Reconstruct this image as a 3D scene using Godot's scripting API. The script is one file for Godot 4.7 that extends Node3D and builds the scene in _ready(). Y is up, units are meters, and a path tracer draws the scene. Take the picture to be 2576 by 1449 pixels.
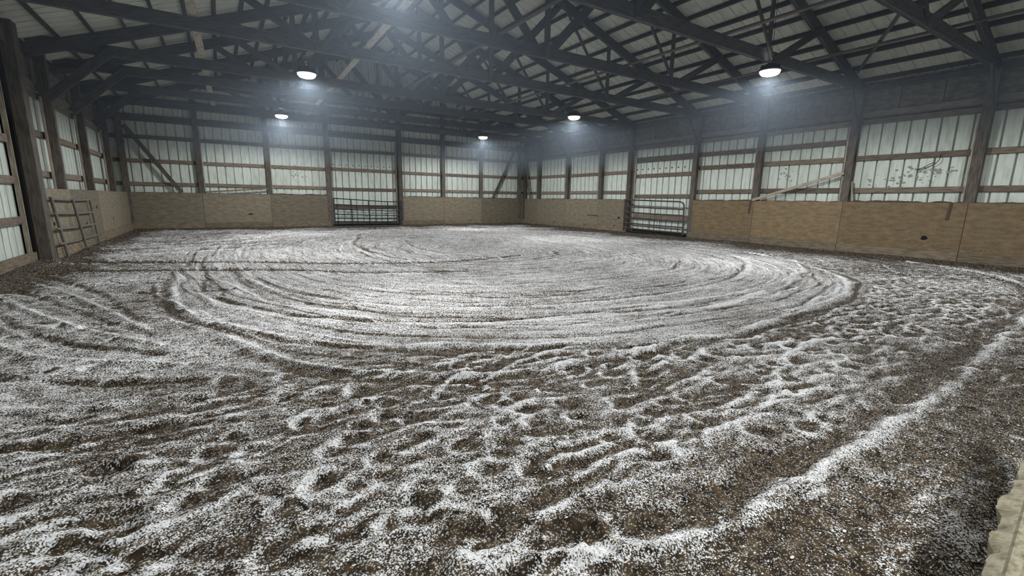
extends Node3D

# ---------------------------------------------------------------- measures (metres)
const XR := 15.22            # arena face of the kickboards
const XL := -3.12
const ZB := -22.85
const ZF := 3.9            # the building goes on behind the camera
const RIDGE_X := 6.25
const SLOPE := 0.36
const CHORD_Y := 4.47
const TRUSS_Z := [-3.48, -6.13, -8.77, -11.24, -14.42, -16.33, -18.85, -21.37]

var rng := RandomNumberGenerator.new()
var mats := {}
var shapes := {}
var named := {}


func _ready() -> void:
	rng.seed = 20240611
	camera_and_air()
	make_materials()
	make_floor()
	make_walls()
	make_roof()
	make_trusses()
	make_gates()
	make_loose_timber()
	make_lamps()
	make_small_things()
	# fog added to give the lamps a veil of glare under the roof
	var glare_fog := FogVolume.new()
	glare_fog.name = "glare_haze"
	glare_fog.shape = RenderingServer.FOG_VOLUME_SHAPE_BOX
	glare_fog.size = Vector3(XR - XL - 0.4, 5.6, 25.4)
	glare_fog.position = Vector3((XR + XL) / 2, 5.4, -10.0)
	var fm := FogMaterial.new()
	fm.resource_name = "haze"
	fm.density = 0.015
	fm.albedo = Color(0.85, 0.92, 1.0)
	glare_fog.material = fm
	add_child(glare_fog)
	tag(glare_fog, "thin added haze that stands for the glare round the lamps under the roof", "haze", "", "stuff")


# ---------------------------------------------------------------- camera, air, exposure
func camera_and_air() -> void:
	var cam := Camera3D.new()
	cam.name = "camera"
	cam.fov = 65.0387
	cam.near = 0.02
	cam.far = 200.0
	add_child(cam)
	cam.position = Vector3(0, 1.378, 0)
	cam.rotation = Vector3(-0.19205880, -0.56703241, 0.01501685)
	cam.current = true
	var env := Environment.new()
	env.background_mode = Environment.BG_COLOR
	env.background_color = Color(0.012, 0.014, 0.02)
	env.tonemap_mode = Environment.TONE_MAPPER_LINEAR
	env.tonemap_exposure = 1.0
	env.volumetric_fog_enabled = true
	env.volumetric_fog_density = 0.0
	env.sdfgi_enabled = true
	env.ssao_enabled = true
	env.ssil_enabled = true
	var w := WorldEnvironment.new()
	w.name = "world_environment"
	w.environment = env
	add_child(w)


const LAMP_ENERGY := 21.0
const LAMP_SPOTS := [Vector3(2.03, 4.24, -5.9), Vector3(1.98, 4.24, -12.27), Vector3(2.11, 4.24, -18.86), Vector3(10.41, 4.24, -5.97), Vector3(10.55, 4.24, -12.75), Vector3(10.53, 4.24, -19.23), Vector3(2.05, 4.24, 0.8), Vector3(10.45, 4.24, 0.8)]  # the last two are unseen, added to brighten the near ground


# ---------------------------------------------------------------- helpers
func numbered(called: String) -> String:
	var n: int = named.get(called, 0)
	named[called] = n + 1
	return called if n == 0 else "%s_%03d" % [called, n]


func tag(o: Node, label: String, category := "", group := "", kind := "") -> Node:
	if label: o.set_meta("label", label)
	if category: o.set_meta("category", category)
	if group: o.set_meta("group", group)
	if kind: o.set_meta("kind", kind)
	return o


func thing(called: String, at: Vector3, label: String, category: String, group := "") -> Node3D:
	var o := Node3D.new()
	o.name = numbered(called)
	add_child(o)
	o.position = at
	tag(o, label, category, group)
	return o


func structure(called: String, label: String, category: String) -> Node3D:
	var o := Node3D.new()
	o.name = called
	add_child(o)
	tag(o, label, category, "", "structure")
	return o


func put(parent: Node3D, called: String, mesh: Mesh, mat: Material, t := Transform3D()) -> MeshInstance3D:
	var o := MeshInstance3D.new()
	o.name = called
	o.mesh = mesh
	o.material_override = mat
	parent.add_child(o, true)
	# t is given in the world; things are only moved, never turned
	var p := t
	p.origin -= parent.position if parent != self else Vector3.ZERO
	o.transform = p
	return o


# a sawn piece: a box with bevelled long edges and slightly uneven faces, long axis x
func sawn(l: float, h: float, w: float) -> ArrayMesh:
	var key := "%.2f %.3f %.3f" % [l, h, w]
	if shapes.has(key):
		return shapes[key]
	var st := SurfaceTool.new()
	st.begin(Mesh.PRIMITIVE_TRIANGLES)
	var c := minf(0.008, minf(h, w) * 0.2)
	var y := h / 2
	var z := w / 2
	var ring := [Vector2(-y + c, z), Vector2(y - c, z), Vector2(y, z - c), Vector2(y, -z + c), Vector2(y - c, -z), Vector2(-y + c, -z), Vector2(-y, -z + c), Vector2(-y, z - c)]
	var n := ring.size()
	for k in n:
		var a: Vector2 = ring[k]
		var b: Vector2 = ring[(k + 1) % n]
		quad(st, Vector3(-l / 2, a.x, a.y), Vector3(-l / 2, b.x, b.y), Vector3(l / 2, b.x, b.y), Vector3(l / 2, a.x, a.y))
	for s in [-1.0, 1.0]:
		for k in range(1, n - 1):
			var a := Vector3(s * l / 2, ring[0].x, ring[0].y)
			var b := Vector3(s * l / 2, ring[k].x, ring[k].y)
			var d := Vector3(s * l / 2, ring[k + 1].x, ring[k + 1].y)
			tri(st, a, d, b) if s < 0 else tri(st, a, b, d)
	st.generate_normals()
	shapes[key] = st.commit()
	return shapes[key]


func tri(st: SurfaceTool, a: Vector3, b: Vector3, c: Vector3) -> void:
	st.set_smooth_group(-1)
	st.add_vertex(a)
	st.add_vertex(b)
	st.add_vertex(c)


func quad(st: SurfaceTool, a: Vector3, b: Vector3, c: Vector3, d: Vector3) -> void:
	tri(st, a, b, c)
	tri(st, a, c, d)


# a straight timber from a to b; h is measured along «up», w across
func beam(parent: Node3D, called: String, a: Vector3, b: Vector3, h: float, w: float, mat: Material, up := Vector3.UP) -> MeshInstance3D:
	var x := (b - a).normalized()
	var zz := x.cross(up).normalized()
	var yy := zz.cross(x).normalized()
	return put(parent, called, sawn(a.distance_to(b), h, w), mat, Transform3D(Basis(x, yy, zz), (a + b) / 2))


# a round tube along a list of points
func tube(points: Array, r: float, sides := 8) -> ArrayMesh:
	var st := SurfaceTool.new()
	st.begin(Mesh.PRIMITIVE_TRIANGLES)
	var rings := []
	for i in points.size():
		var p: Vector3 = points[i]
		var d: Vector3 = (points[mini(i + 1, points.size() - 1)] - points[maxi(i - 1, 0)]).normalized()
		var u := d.cross(Vector3(0.13, 0.2, 0.97) if absf(d.z) < 0.9 else Vector3(0.97, 0.2, 0.13)).normalized()
		var v := d.cross(u)
		var ring := []
		for k in sides:
			var a := TAU * k / sides
			ring.append(p + (u * cos(a) + v * sin(a)) * r)
		rings.append(ring)
	st.set_smooth_group(0)
	for i in rings.size() - 1:
		for k in sides:
			var a: Vector3 = rings[i][k]
			var b: Vector3 = rings[i][(k + 1) % sides]
			var c: Vector3 = rings[i + 1][(k + 1) % sides]
			var d: Vector3 = rings[i + 1][k]
			for v in [a, c, b, a, d, c]:
				st.add_vertex(v)
	st.set_smooth_group(-1)
	for e in [0, rings.size() - 1]:
		for k in range(1, sides - 1):
			var q := [rings[e][0], rings[e][k], rings[e][k + 1]]
			if e != 0: q.reverse()
			for v in q: st.add_vertex(v)
	st.generate_normals()
	return st.commit()


# a turned shape from (radius, height) pairs, axis y
func lathe(profile: Array, sides := 28, smooth := true) -> ArrayMesh:
	var st := SurfaceTool.new()
	st.begin(Mesh.PRIMITIVE_TRIANGLES)
	for i in profile.size() - 1:
		var p: Vector2 = profile[i]
		var q: Vector2 = profile[i + 1]
		st.set_smooth_group(i if smooth else -1)
		for k in sides:
			var a := TAU * k / sides
			var b := TAU * (k + 1) / sides
			var v0 := Vector3(p.x * cos(a), p.y, p.x * sin(a))
			var v1 := Vector3(p.x * cos(b), p.y, p.x * sin(b))
			var v2 := Vector3(q.x * cos(b), q.y, q.x * sin(b))
			var v3 := Vector3(q.x * cos(a), q.y, q.x * sin(a))
			if q.x > 1e-5:
				for v in [v0, v2, v1] if p.x <= 1e-5 else [v0, v2, v1, v0, v3, v2]: st.add_vertex(v)
			else:
				for v in [v0, v3, v1]: st.add_vertex(v)
	st.generate_normals()
	return st.commit()


# ribbed metal sheet: width w along x from 0, from y0 up to top0 (at x = 0) and top1 (at x = w); the room is on +z
func ribbed(w: float, y0: float, top0: float, top1: float, deep := 1.0) -> ArrayMesh:
	var key := "rib %.3f %.2f %.3f %.3f %.3f" % [w, y0, top0, top1, deep]
	if shapes.has(key):
		return shapes[key]
	var prof := []
	var pitch := 0.305
	var x := 0.0
	while x < w + 0.001:
		for q in [[0.0, 0.0], [0.12, 0.0], [0.128, -0.006], [0.137, -0.006], [0.145, 0.0], [0.26, 0.0], [0.264, -0.07], [0.301, -0.07]]:
			var px: float = x + q[0]
			if px >= 0.0 and px <= w:
				prof.append(Vector2(px, q[1] * deep))
		x += pitch
	if prof.is_empty() or prof[0].x > 0.0005: prof.push_front(Vector2(0, prof[0].y if prof.size() else 0.0))
	if prof[-1].x < w - 0.0005: prof.append(Vector2(w, 0.0 if w - prof[-1].x < 0.006 else prof[-1].y))
	var st := SurfaceTool.new()
	st.begin(Mesh.PRIMITIVE_TRIANGLES)
	for i in prof.size() - 1:
		var a: Vector2 = prof[i]
		var b: Vector2 = prof[i + 1]
		var ta := lerpf(top0, top1, a.x / w)
		var tb := lerpf(top0, top1, b.x / w)
		for s in [0.0, -0.006]:
			var p := [Vector3(a.x, y0, a.y + s), Vector3(a.x, ta, a.y + s), Vector3(b.x, tb, b.y + s), Vector3(b.x, y0, b.y + s)]
			if s < 0.0: p.reverse()
			quad(st, p[0], p[1], p[2], p[3])
	st.generate_normals()
	shapes[key] = st.commit()
	return shapes[key]


# ---------------------------------------------------------------- materials
func noise(freq: float, s: int, kind := FastNoiseLite.TYPE_SIMPLEX_SMOOTH, octaves := 4) -> FastNoiseLite:
	var n := FastNoiseLite.new()
	n.noise_type = kind
	n.frequency = freq
	n.seed = s
	n.fractal_octaves = octaves
	if octaves < 2: n.fractal_type = FastNoiseLite.FRACTAL_NONE
	return n


func ramp(stops: Array) -> Gradient:
	var g := Gradient.new()
	var o := PackedFloat32Array()
	var c := PackedColorArray()
	for s in stops:
		o.append(s[0])
		c.append(s[1])
	g.offsets = o
	g.colors = c
	return g


func noise_texture(n: FastNoiseLite, size: int, g: Gradient) -> NoiseTexture2D:
	var t := NoiseTexture2D.new()
	t.width = size
	t.height = size
	t.seamless = true
	t.noise = n
	t.color_ramp = g
	return t


func grained(called: String, tint: Color, tex: Texture2D, scale: Vector3, rough: float, variants := 5, spread := 0.12) -> void:
	var list := []
	for k in variants:
		var m := StandardMaterial3D.new()
		m.resource_name = called
		var f := 1.0 + spread * (2.0 * (k + 0.5) / variants - 1.0)
		m.albedo_color = Color(tint.r * f, tint.g * f, tint.b * f)
		m.albedo_texture = tex
		m.uv1_triplanar = true
		m.uv1_scale = scale
		m.uv1_offset = Vector3(0.37 * k, 0.61 * k, 0.23 * k)
		m.roughness = rough
		m.metallic_specular = 0.35
		list.append(m)
	mats[called] = list


func mat(called: String) -> StandardMaterial3D:
	var m = mats[called]
	return m[rng.randi() % m.size()] if m is Array else m


func plain(called: String, c: Color, rough: float, metal := 0.0) -> StandardMaterial3D:
	var m := StandardMaterial3D.new()
	m.resource_name = called
	m.albedo_color = c
	m.roughness = rough
	m.metallic = metal
	mats[called] = m
	return m


func plywood_image() -> Image:
	var im := Image.create_empty(512, 512, false, Image.FORMAT_RGB8)
	var a := noise(0.006, 5, FastNoiseLite.TYPE_SIMPLEX_SMOOTH, 2)
	var b := noise(0.03, 6, FastNoiseLite.TYPE_SIMPLEX_SMOOTH, 3)
	var d := noise(0.012, 8, FastNoiseLite.TYPE_SIMPLEX_SMOOTH, 3)
	for y in 512:
		for x in 512:
			# rotary-cut veneer: closed contour lines stretched along the sheet
			var v := a.get_noise_2d(x * 0.7, y * 2.2) * 9.0 + b.get_noise_2d(x, y * 2.0) * 0.7
			var line := pow(absf(sin(v * PI)), 0.5)
			var t := 0.74 + 0.2 * line + 0.12 * d.get_noise_2d(x, y * 1.5)
			var warm := 0.03 * d.get_noise_2d(y + 900.0, x * 0.6)
			im.set_pixel(x, y, Color(clampf(t + warm, 0, 1), clampf(t, 0, 1), clampf(t * 0.985 - warm, 0, 1)))
	var g := RandomNumberGenerator.new()
	g.seed = 9
	for k in 26:
		var c := Vector2(g.randf() * 512, g.randf() * 512)
		var rx := g.randf_range(2.0, 5.0)
		for y in range(-8, 9):
			for x in range(-12, 13):
				var q := exp(-(pow(x / rx, 2) + pow(y / (rx * 0.6), 2)))
				var px := posmod(int(c.x) + x, 512)
				var py := posmod(int(c.y) + y, 512)
				im.set_pixel(px, py, im.get_pixel(px, py).darkened(0.55 * q))
	return im


func make_materials() -> void:
	var grain := noise_texture(noise(0.012, 3, FastNoiseLite.TYPE_SIMPLEX_SMOOTH, 5), 512, ramp([[0.0, Color(0.66, 0.645, 0.635)], [0.45, Color(0.87, 0.855, 0.84)], [0.7, Color(1, 0.985, 0.965)], [1.0, Color(0.78, 0.75, 0.72)]]))
	grained("truss_wood", Color(0.35, 0.352, 0.365), grain, Vector3(0.35, 3.0, 3.0), 0.85, 5, 0.1)
	grained("purlin_wood", Color(0.27, 0.272, 0.275), grain, Vector3(0.3, 4.0, 4.0), 0.85, 4, 0.1)
	grained("post_wood", Color(0.39, 0.37, 0.35), grain, Vector3(0.35, 3.0, 3.0), 0.85, 5, 0.12)
	grained("girt_wood", Color(0.5, 0.465, 0.425), grain, Vector3(0.35, 4.0, 4.0), 0.85, 5, 0.14)
	grained("pale_wood", Color(0.68, 0.65, 0.6), grain, Vector3(0.35, 4.0, 4.0), 0.85, 3, 0.08)
	grained("base_wood", Color(0.52, 0.48, 0.415), grain, Vector3(0.35, 3.0, 3.0), 0.9, 4, 0.1)
	var ply := ImageTexture.create_from_image(plywood_image())
	grained("plywood", Color(0.52, 0.485, 0.425), ply, Vector3(0.5, 0.8, 0.8), 0.8, 6, 0.1)
	grained("plywood_warm", Color(0.52, 0.45, 0.355), ply, Vector3(0.5, 0.8, 0.8), 0.8, 6, 0.1)
	var dirt := noise_texture(noise(0.02, 12, FastNoiseLite.TYPE_SIMPLEX_SMOOTH, 5), 512, ramp([[0.0, Color(0.86, 0.88, 0.85)], [0.35, Color(0.955, 0.96, 0.95)], [0.6, Color(1, 1, 1)], [1.0, Color(0.98, 0.985, 0.975)]]))
	var mottle := noise_texture(noise(0.03, 71, FastNoiseLite.TYPE_SIMPLEX_SMOOTH, 5), 512, ramp([[0.0, Color(0.58, 0.55, 0.46)], [0.4, Color(0.85, 0.83, 0.78)], [0.6, Color(0.97, 0.97, 0.94)], [1.0, Color(0.68, 0.66, 0.57)]]))
	grained("worn_board", Color(0.6, 0.58, 0.52), mottle, Vector3(1.5, 2.5, 2.5), 0.9, 2, 0.08)
	grained("white_metal", Color(0.8, 0.825, 0.795), dirt, Vector3(0.6, 0.16, 0.6), 0.5, 5, 0.03)
	grained("roof_metal", Color(0.8, 0.8, 0.755), dirt, Vector3(0.6, 0.2, 0.6), 0.6, 5, 0.03)
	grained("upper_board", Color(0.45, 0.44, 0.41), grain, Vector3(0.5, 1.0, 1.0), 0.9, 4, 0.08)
	plain("gate_blue", Color(0.15, 0.18, 0.21), 0.5, 0.2)
	plain("gate_rust", Color(0.27, 0.235, 0.24), 0.6, 0.2)
	plain("gate_grey", Color(0.42, 0.41, 0.38), 0.8)
	plain("dark_gap", Color(0.06, 0.06, 0.065), 0.95)
	plain("dirt", Color(0.3, 0.265, 0.22), 1.0)
	plain("lamp_body", Color(0.12, 0.12, 0.13), 0.5, 0.4)
	plain("steel", Color(0.4, 0.41, 0.42), 0.5, 0.6)
	plain("straw", Color(0.62, 0.55, 0.36), 0.8)
	plain("white_flake", Color(0.86, 0.86, 0.84), 0.7)
	plain("mud", Color(0.56, 0.575, 0.53), 1.0)
	var lens := plain("lamp_lens", Color(1, 1, 1), 0.4)
	lens.emission_enabled = true
	lens.emission = Color(1.0, 0.985, 0.93)
	lens.emission_energy_multiplier = 20.0


# ---------------------------------------------------------------- the footing
const CELL := 0.0186
const TC := 250              # cells along a tile
const NX := TC * 4
const NZ := TC * 5
const GX := -3.3
const GZ := -23.0

var hh := PackedFloat32Array()
var cc := PackedFloat32Array()


func oval(x: float, z: float) -> float:
	return pow(pow(absf((x - 6.0) / 6.9), 2.6) + pow(absf((z + 11.6) / 8.8), 2.6), 0.3846)


func make_heights() -> void:
	hh.resize(NX * NZ)
	cc.resize(NX * NZ)
	var broad := noise(0.35, 21, FastNoiseLite.TYPE_SIMPLEX_SMOOTH, 2)
	var fine := noise(3.2, 22, FastNoiseLite.TYPE_SIMPLEX_SMOOTH, 3)
	var drag := noise(1.0, 23, FastNoiseLite.TYPE_SIMPLEX_SMOOTH, 3)
	var lump := noise(1.0, 24, FastNoiseLite.TYPE_SIMPLEX_SMOOTH, 3)
	var warp := noise(0.9, 25, FastNoiseLite.TYPE_SIMPLEX_SMOOTH, 2)
	for j in NZ:
		var z := GZ + (j + 0.5) * CELL
		for i in NX:
			var x := GX + (i + 0.5) * CELL
			var q := oval(x, z)
			var b := broad.get_noise_2d(x, z)
			var f := fine.get_noise_2d(x, z)
			var th := atan2((z + 11.6) / 8.8, (x - 6.0) / 6.9)
			var d := q * 7.6
			var wv := warp.get_noise_2d(x, z)
			var inside := 1.0 - smoothstep(0.96, 1.06, q + 0.03 * wv)
			# dragged ground: fine furrows that follow the oval
			var s := drag.get_noise_2d(d * 5.0, th * 2.6)
			var s2 := drag.get_noise_2d(d * 19.0 + 50.0, th * 5.0)
			var hi := 0.007 * s + 0.005 * s2 + 0.005 * f
			var ci := 0.425 + 0.15 * s + 0.26 * s2 + 0.14 * f + 0.12 * b
			# trodden ground: lumps drawn out along the track, pale on the crests
			var u := lump.get_noise_2d(d * 2.6 + wv * 0.9, th * 9.5 + wv * 0.6)
			var u2 := 1.0 - 2.2 * absf(lump.get_noise_2d(d * 1.9 + 31.0 + wv, th * 5.5 + 17.0))
			var g := fine.get_noise_2d(x * 1.5 + 40.0, z * 3.6)
			var ho := 0.011 * u + 0.005 * u2 + 0.006 * f + 0.005 * g + 0.01 * b
			var co := 0.225 - 0.1 * smoothstep(-3.4, -1.0, z) - 0.1 * smoothstep(-1.3, -0.7, z + 0.1 * wv) * smoothstep(0.4, 1.6, x) + 0.07 * (1.0 - smoothstep(-1.0, 1.5, x)) + 0.15 * u + 0.1 * maxf(u2, -0.5) + 0.16 * f + 0.24 * g + 0.22 * b
			var h := lerpf(ho, hi, inside)
			var c := lerpf(co, ci, inside)
			# bare earth along the walls
			var edge := minf(minf(x - XL, XR - x), minf(z - ZB, 3.0))
			var bare := 1.0 - smoothstep(0.1, 1.1 + 0.7 * smoothstep(6.0, 12.0, x), edge + 0.25 * b)
			c -= 0.45 * bare
			h += 0.06 * (1.0 - smoothstep(0.0, 0.5, edge)) + 0.015 * b
			hh[j * NX + i] = h
			cc[j * NX + i] = c


func stamp_line(pts: Array, width: float, dh: float, dc: float, wob := 0.03) -> void:
	var n := noise(1.3, 77, FastNoiseLite.TYPE_SIMPLEX_SMOOTH, 2)
	for k in pts.size() - 1:
		var a: Vector2 = pts[k]
		var b: Vector2 = pts[k + 1]
		var r := width * 2.0 + wob * 2.0
		var i0 := clampi(int((minf(a.x, b.x) - r - GX) / CELL), 0, NX - 1)
		var i1 := clampi(int((maxf(a.x, b.x) + r - GX) / CELL), 0, NX - 1)
		var j0 := clampi(int((minf(a.y, b.y) - r - GZ) / CELL), 0, NZ - 1)
		var j1 := clampi(int((maxf(a.y, b.y) + r - GZ) / CELL), 0, NZ - 1)
		var ab := b - a
		var l2 := ab.length_squared()
		for j in range(j0, j1 + 1):
			for i in range(i0, i1 + 1):
				var p := Vector2(GX + (i + 0.5) * CELL, GZ + (j + 0.5) * CELL)
				var t := (p - a).dot(ab) / l2
				if t < 0.0 or t > 1.0:
					continue
				var w := n.get_noise_2d(p.x, p.y)
				var side := absf((p - a).cross(ab) / sqrt(l2) + wob * w)
				if side > width * 2.0:
					continue
				var e := exp(-side * side / (width * width * 0.6)) * (0.75 + 0.5 * w)
				hh[j * NX + i] += dh * e
				cc[j * NX + i] += dc * e


func curve(pts: Array, n := 8) -> Array:
	var c := Curve2D.new()
	for k in pts.size():
		var before: Vector2 = pts[maxi(k - 1, 0)]
		var after: Vector2 = pts[mini(k + 1, pts.size() - 1)]
		c.add_point(pts[k], (before - after) / 6.0, (after - before) / 6.0)
	var out := []
	for k in (pts.size() - 1) * n + 1:
		out.append(c.sample(k / n, float(k % n) / n) if k / n < pts.size() - 1 else pts[-1])
	return out


func stamp_hoof(p: Vector2, along: float, r: float, depth: float) -> void:
	var i0 := clampi(int((p.x - r * 2.2 - GX) / CELL), 0, NX - 1)
	var i1 := clampi(int((p.x + r * 2.2 - GX) / CELL), 0, NX - 1)
	var j0 := clampi(int((p.y - r * 2.2 - GZ) / CELL), 0, NZ - 1)
	var j1 := clampi(int((p.y + r * 2.2 - GZ) / CELL), 0, NZ - 1)
	var ca := cos(along)
	var sa := sin(along)
	for j in range(j0, j1 + 1):
		for i in range(i0, i1 + 1):
			var dx := GX + (i + 0.5) * CELL - p.x
			var dz := GZ + (j + 0.5) * CELL - p.y
			var u := (dx * ca + dz * sa) / (r * 1.25)
			var v := (-dx * sa + dz * ca) / r
			var d := sqrt(u * u + v * v)
			if d > 1.8:
				continue
			var bowl := 1.0 - smoothstep(0.45, 1.05, d)
			var rim := exp(-pow((d - 1.15) / 0.25, 2.0)) * (0.45 + 0.55 * u)
			hh[j * NX + i] += -depth * bowl + depth * 0.45 * rim
			cc[j * NX + i] += -0.25 * bowl + 0.38 * maxf(rim, 0.0)


func make_floor() -> void:
	make_heights()
	# hoof prints in the track outside the dragged oval
	for k in 1900:
		var p := Vector2(rng.randf_range(-2.8, 14.9), rng.randf_range(-22.4, 0.0))
		if k < 700: p = Vector2(rng.randf_range(-2.0, 13.0), rng.randf_range(-3.4, 0.0))
		elif k < 1150: p = Vector2(rng.randf_range(8.0, 14.8), rng.randf_range(-7.5, -0.6))
		var q := oval(p.x, p.y)
		if q < 1.03:
			continue
		if p.y > -1.45 and p.x > 1.2 and p.x < 9.5 and k % 9:
			continue
		var th := atan2((p.y + 11.6), (p.x - 6.0)) + PI / 2
		stamp_hoof(p, th + rng.randf_range(-0.5, 0.5), rng.randf_range(0.05, 0.09), rng.randf_range(0.007, 0.018))
	# short crests that the trampling left, drawn out along the track
	for k in 1500:
		var p := Vector2(rng.randf_range(-2.6, 14.6), rng.randf_range(-22.0, 0.1))
		if k < 900: p = Vector2(rng.randf_range(-2.0, 9.0), rng.randf_range(-3.6, -0.1))
		if oval(p.x, p.y) < 1.02 or (p.y > -1.4 and p.x > 1.2 and p.x < 9.5 and k % 5):
			continue
		var th := atan2((p.y + 11.6), (p.x - 6.0)) + PI / 2 + rng.randf_range(-0.45, 0.45)
		if k < 900: th = rng.randf_range(-0.35, 0.35)
		var l := rng.randf_range(0.1, 0.42)
		var dir := Vector2(cos(th), sin(th))
		var bow := dir.orthogonal() * rng.randf_range(-0.09, 0.09)
		var crest := curve([p - dir * l, p + bow, p + dir * l], 4)
		var wd := rng.randf_range(0.014, 0.03)
		stamp_line(crest, wd, rng.randf_range(0.003, 0.008), rng.randf_range(0.2, 0.5), 0.025)
		var foot := []
		for c in crest: foot.append(c + Vector2(0, -0.07))
		stamp_line(foot, wd * 1.6, -0.006, -0.2, 0.025)
	# the furrow and the pale ridge beside the near boards
	var rut := curve([Vector2(14.4, -4.2), Vector2(13.2, -2.4), Vector2(11.2, -1.5), Vector2(8.84, -1.22), Vector2(6.2, -1.05), Vector2(4.84, -0.98), Vector2(3.16, -0.92), Vector2(2.17, -0.92), Vector2(1.38, -1.02), Vector2(0.6, -1.4)])
	stamp_line(rut, 0.06, 0.03, 0.6, 0.05)
	var groove := []
	for p in rut: groove.append(p + Vector2(-0.02, -0.15))
	stamp_line(groove, 0.09, -0.035, -0.35, 0.04)
	stamp_line(curve([Vector2(9.0, -0.75), Vector2(5.0, -0.5), Vector2(2.4, -0.4)]), 0.05, 0.012, 0.12, 0.05)
	# edges that the harrow left: each a pale ridge with a furrow beside it
	for a in [
		[[Vector2(11.2, -3.17), Vector2(9.71, -3.5), Vector2(8.48, -3.29), Vector2(6.2, -2.9), Vector2(4.23, -2.68), Vector2(2.69, -3.3), Vector2(1.92, -3.77), Vector2(0.98, -4.24), Vector2(0.2, -5.12), Vector2(-0.46, -6.42), Vector2(-0.72, -7.87), Vector2(-0.77, -9.38)], 0.05, 0.025, 0.4],
		[[Vector2(-0.14, -5.16), Vector2(0.3, -4.24), Vector2(0.68, -3.7), Vector2(1.62, -3.05), Vector2(2.72, -2.85), Vector2(4.36, -2.77), Vector2(6.08, -2.8), Vector2(8.6, -3.21), Vector2(10.38, -4.13), Vector2(12.08, -6.12), Vector2(13.0, -9.5)], 0.05, 0.03, 0.45],
		[[Vector2(13.0, -11.0), Vector2(12.6, -8.0), Vector2(12.39, -6.92), Vector2(11.94, -5.75), Vector2(10.37, -4.73), Vector2(9.5, -4.55), Vector2(8.55, -4.07), Vector2(6.89, -3.77), Vector2(5.58, -3.57), Vector2(3.6, -3.8)], 0.045, 0.025, 0.4],
		[[Vector2(12.18, -9.39), Vector2(11.2, -6.8), Vector2(9.0, -5.3), Vector2(6.5, -4.6), Vector2(4.0, -4.7), Vector2(2.0, -5.6), Vector2(0.8, -7.2), Vector2(0.3, -9.0)], 0.05, -0.02, -0.35],
		[[Vector2(3.18, -11.27), Vector2(3.3, -14.0), Vector2(3.88, -16.05), Vector2(4.85, -18.73), Vector2(7.7, -20.45), Vector2(12.6, -19.8), Vector2(13.4, -16.0)], 0.09, -0.02, -0.4],
		[[Vector2(-0.2, -7.4), Vector2(0.5, -5.9), Vector2(1.6, -4.9), Vector2(3.0, -4.3), Vector2(5.0, -4.05)], 0.06, -0.03, -0.45],
		[[Vector2(5.2, -15.0), Vector2(4.6, -12.0), Vector2(5.4, -9.5), Vector2(7.5, -8.3), Vector2(9.5, -8.6)], 0.08, -0.02, -0.3],
	]:
		var line := curve(a[0])
		stamp_line(line, a[1], a[2], a[3])
		var beside := []
		for p in line: beside.append(p + (Vector2(6, -11) - p).normalized() * -0.13)
		stamp_line(beside, a[1] * 1.2, -a[2] * 0.5, -a[3] * 0.5)
	# thin scratches of the harrow's teeth, round and round the oval
	for k in 150:
		var q := sqrt(rng.randf_range(0.06, 1.12))
		var th0 := rng.randf() * TAU
		var span := rng.randf_range(0.25, 1.5)
		var drift := rng.randf_range(-0.04, 0.04)
		var arc := []
		for i in 25:
			var th := th0 + span * i / 24.0
			var cs := cos(th)
			var sn := sin(th)
			var qq := q + drift * (i / 24.0 - 0.5) + 0.006 * sin(i * 0.9 + k)
			arc.append(Vector2(6.0 + 6.9 * qq * signf(cs) * pow(absf(cs), 0.77), -11.6 + 8.8 * qq * signf(sn) * pow(absf(sn), 0.77)))
		var dark := rng.randf() < 0.6
		stamp_line(arc, rng.randf_range(0.016, 0.05) if dark else rng.randf_range(0.014, 0.03), -0.012 if dark else 0.012, rng.randf_range(-0.5, -0.25) if dark else rng.randf_range(0.25, 0.5), 0.025)
	# wheel tracks that come in from the door
	for a in [[Vector2(-2.95, -12.6), Vector2(-1.0, -11.75), Vector2(0.92, -10.75), Vector2(2.32, -9.9), Vector2(4.2, -9.3), Vector2(6.4, -9.6)], [Vector2(-2.9, -11.3), Vector2(-1.0, -10.5), Vector2(0.81, -9.6), Vector2(2.32, -8.5), Vector2(4.0, -7.9)]]:
		var line := curve(a)
		stamp_line(line, 0.14, -0.045, -0.75, 0.06)
		for s in [-0.24, 0.24]:
			var rim := []
			for p in line: rim.append(p + Vector2(0.4, -0.9) * s)
			stamp_line(rim, 0.05, 0.025, 0.2, 0.06)
	stamp_line([Vector2(-0.42, -8.0), Vector2(0.02, -7.9)], 0.05, -0.06, -0.9)
	stamp_line([Vector2(-0.4, -8.0), Vector2(-0.38, -9.1)], 0.03, -0.03, -0.6)
	stamp_line([Vector2(-1.2, -8.3), Vector2(-0.9, -8.2)], 0.06, -0.05, -0.7)
	for s in 9:
		stamp_line(curve([Vector2(-2.7, -10.6 + s * 0.62), Vector2(-1.6, -8.4 + s * 0.6), Vector2(-0.9 + 0.1 * s, -6.2 + s * 0.36)]), 0.05, 0.03 if s % 2 else -0.03, 0.35 if s % 2 else -0.3)
		stamp_line(curve([Vector2(-2.7, -16.4 + s * 0.45), Vector2(-0.9, -17.0 + s * 0.5), Vector2(1.4, -18.4 + s * 0.55)]), 0.06, 0.03 if s % 2 else -0.03, 0.35 if s % 2 else -0.35)
	# round hoof scrapes near the camera, rims strewn white
	for p in [Vector3(-0.51, 0.11, -2.32), Vector3(1.16, 0.08, -1.27), Vector3(0.61, 0.08, -1.8), Vector3(-0.62, 0.1, -2.9), Vector3(1.9, 0.09, -1.5)]:
		stamp_hoof(Vector2(p.x, p.z), 0.6, p.y, 0.035)

	var height := Image.create_from_data(NX, NZ, false, Image.FORMAT_RF, hh.to_byte_array())
	var bytes := PackedByteArray()
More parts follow.
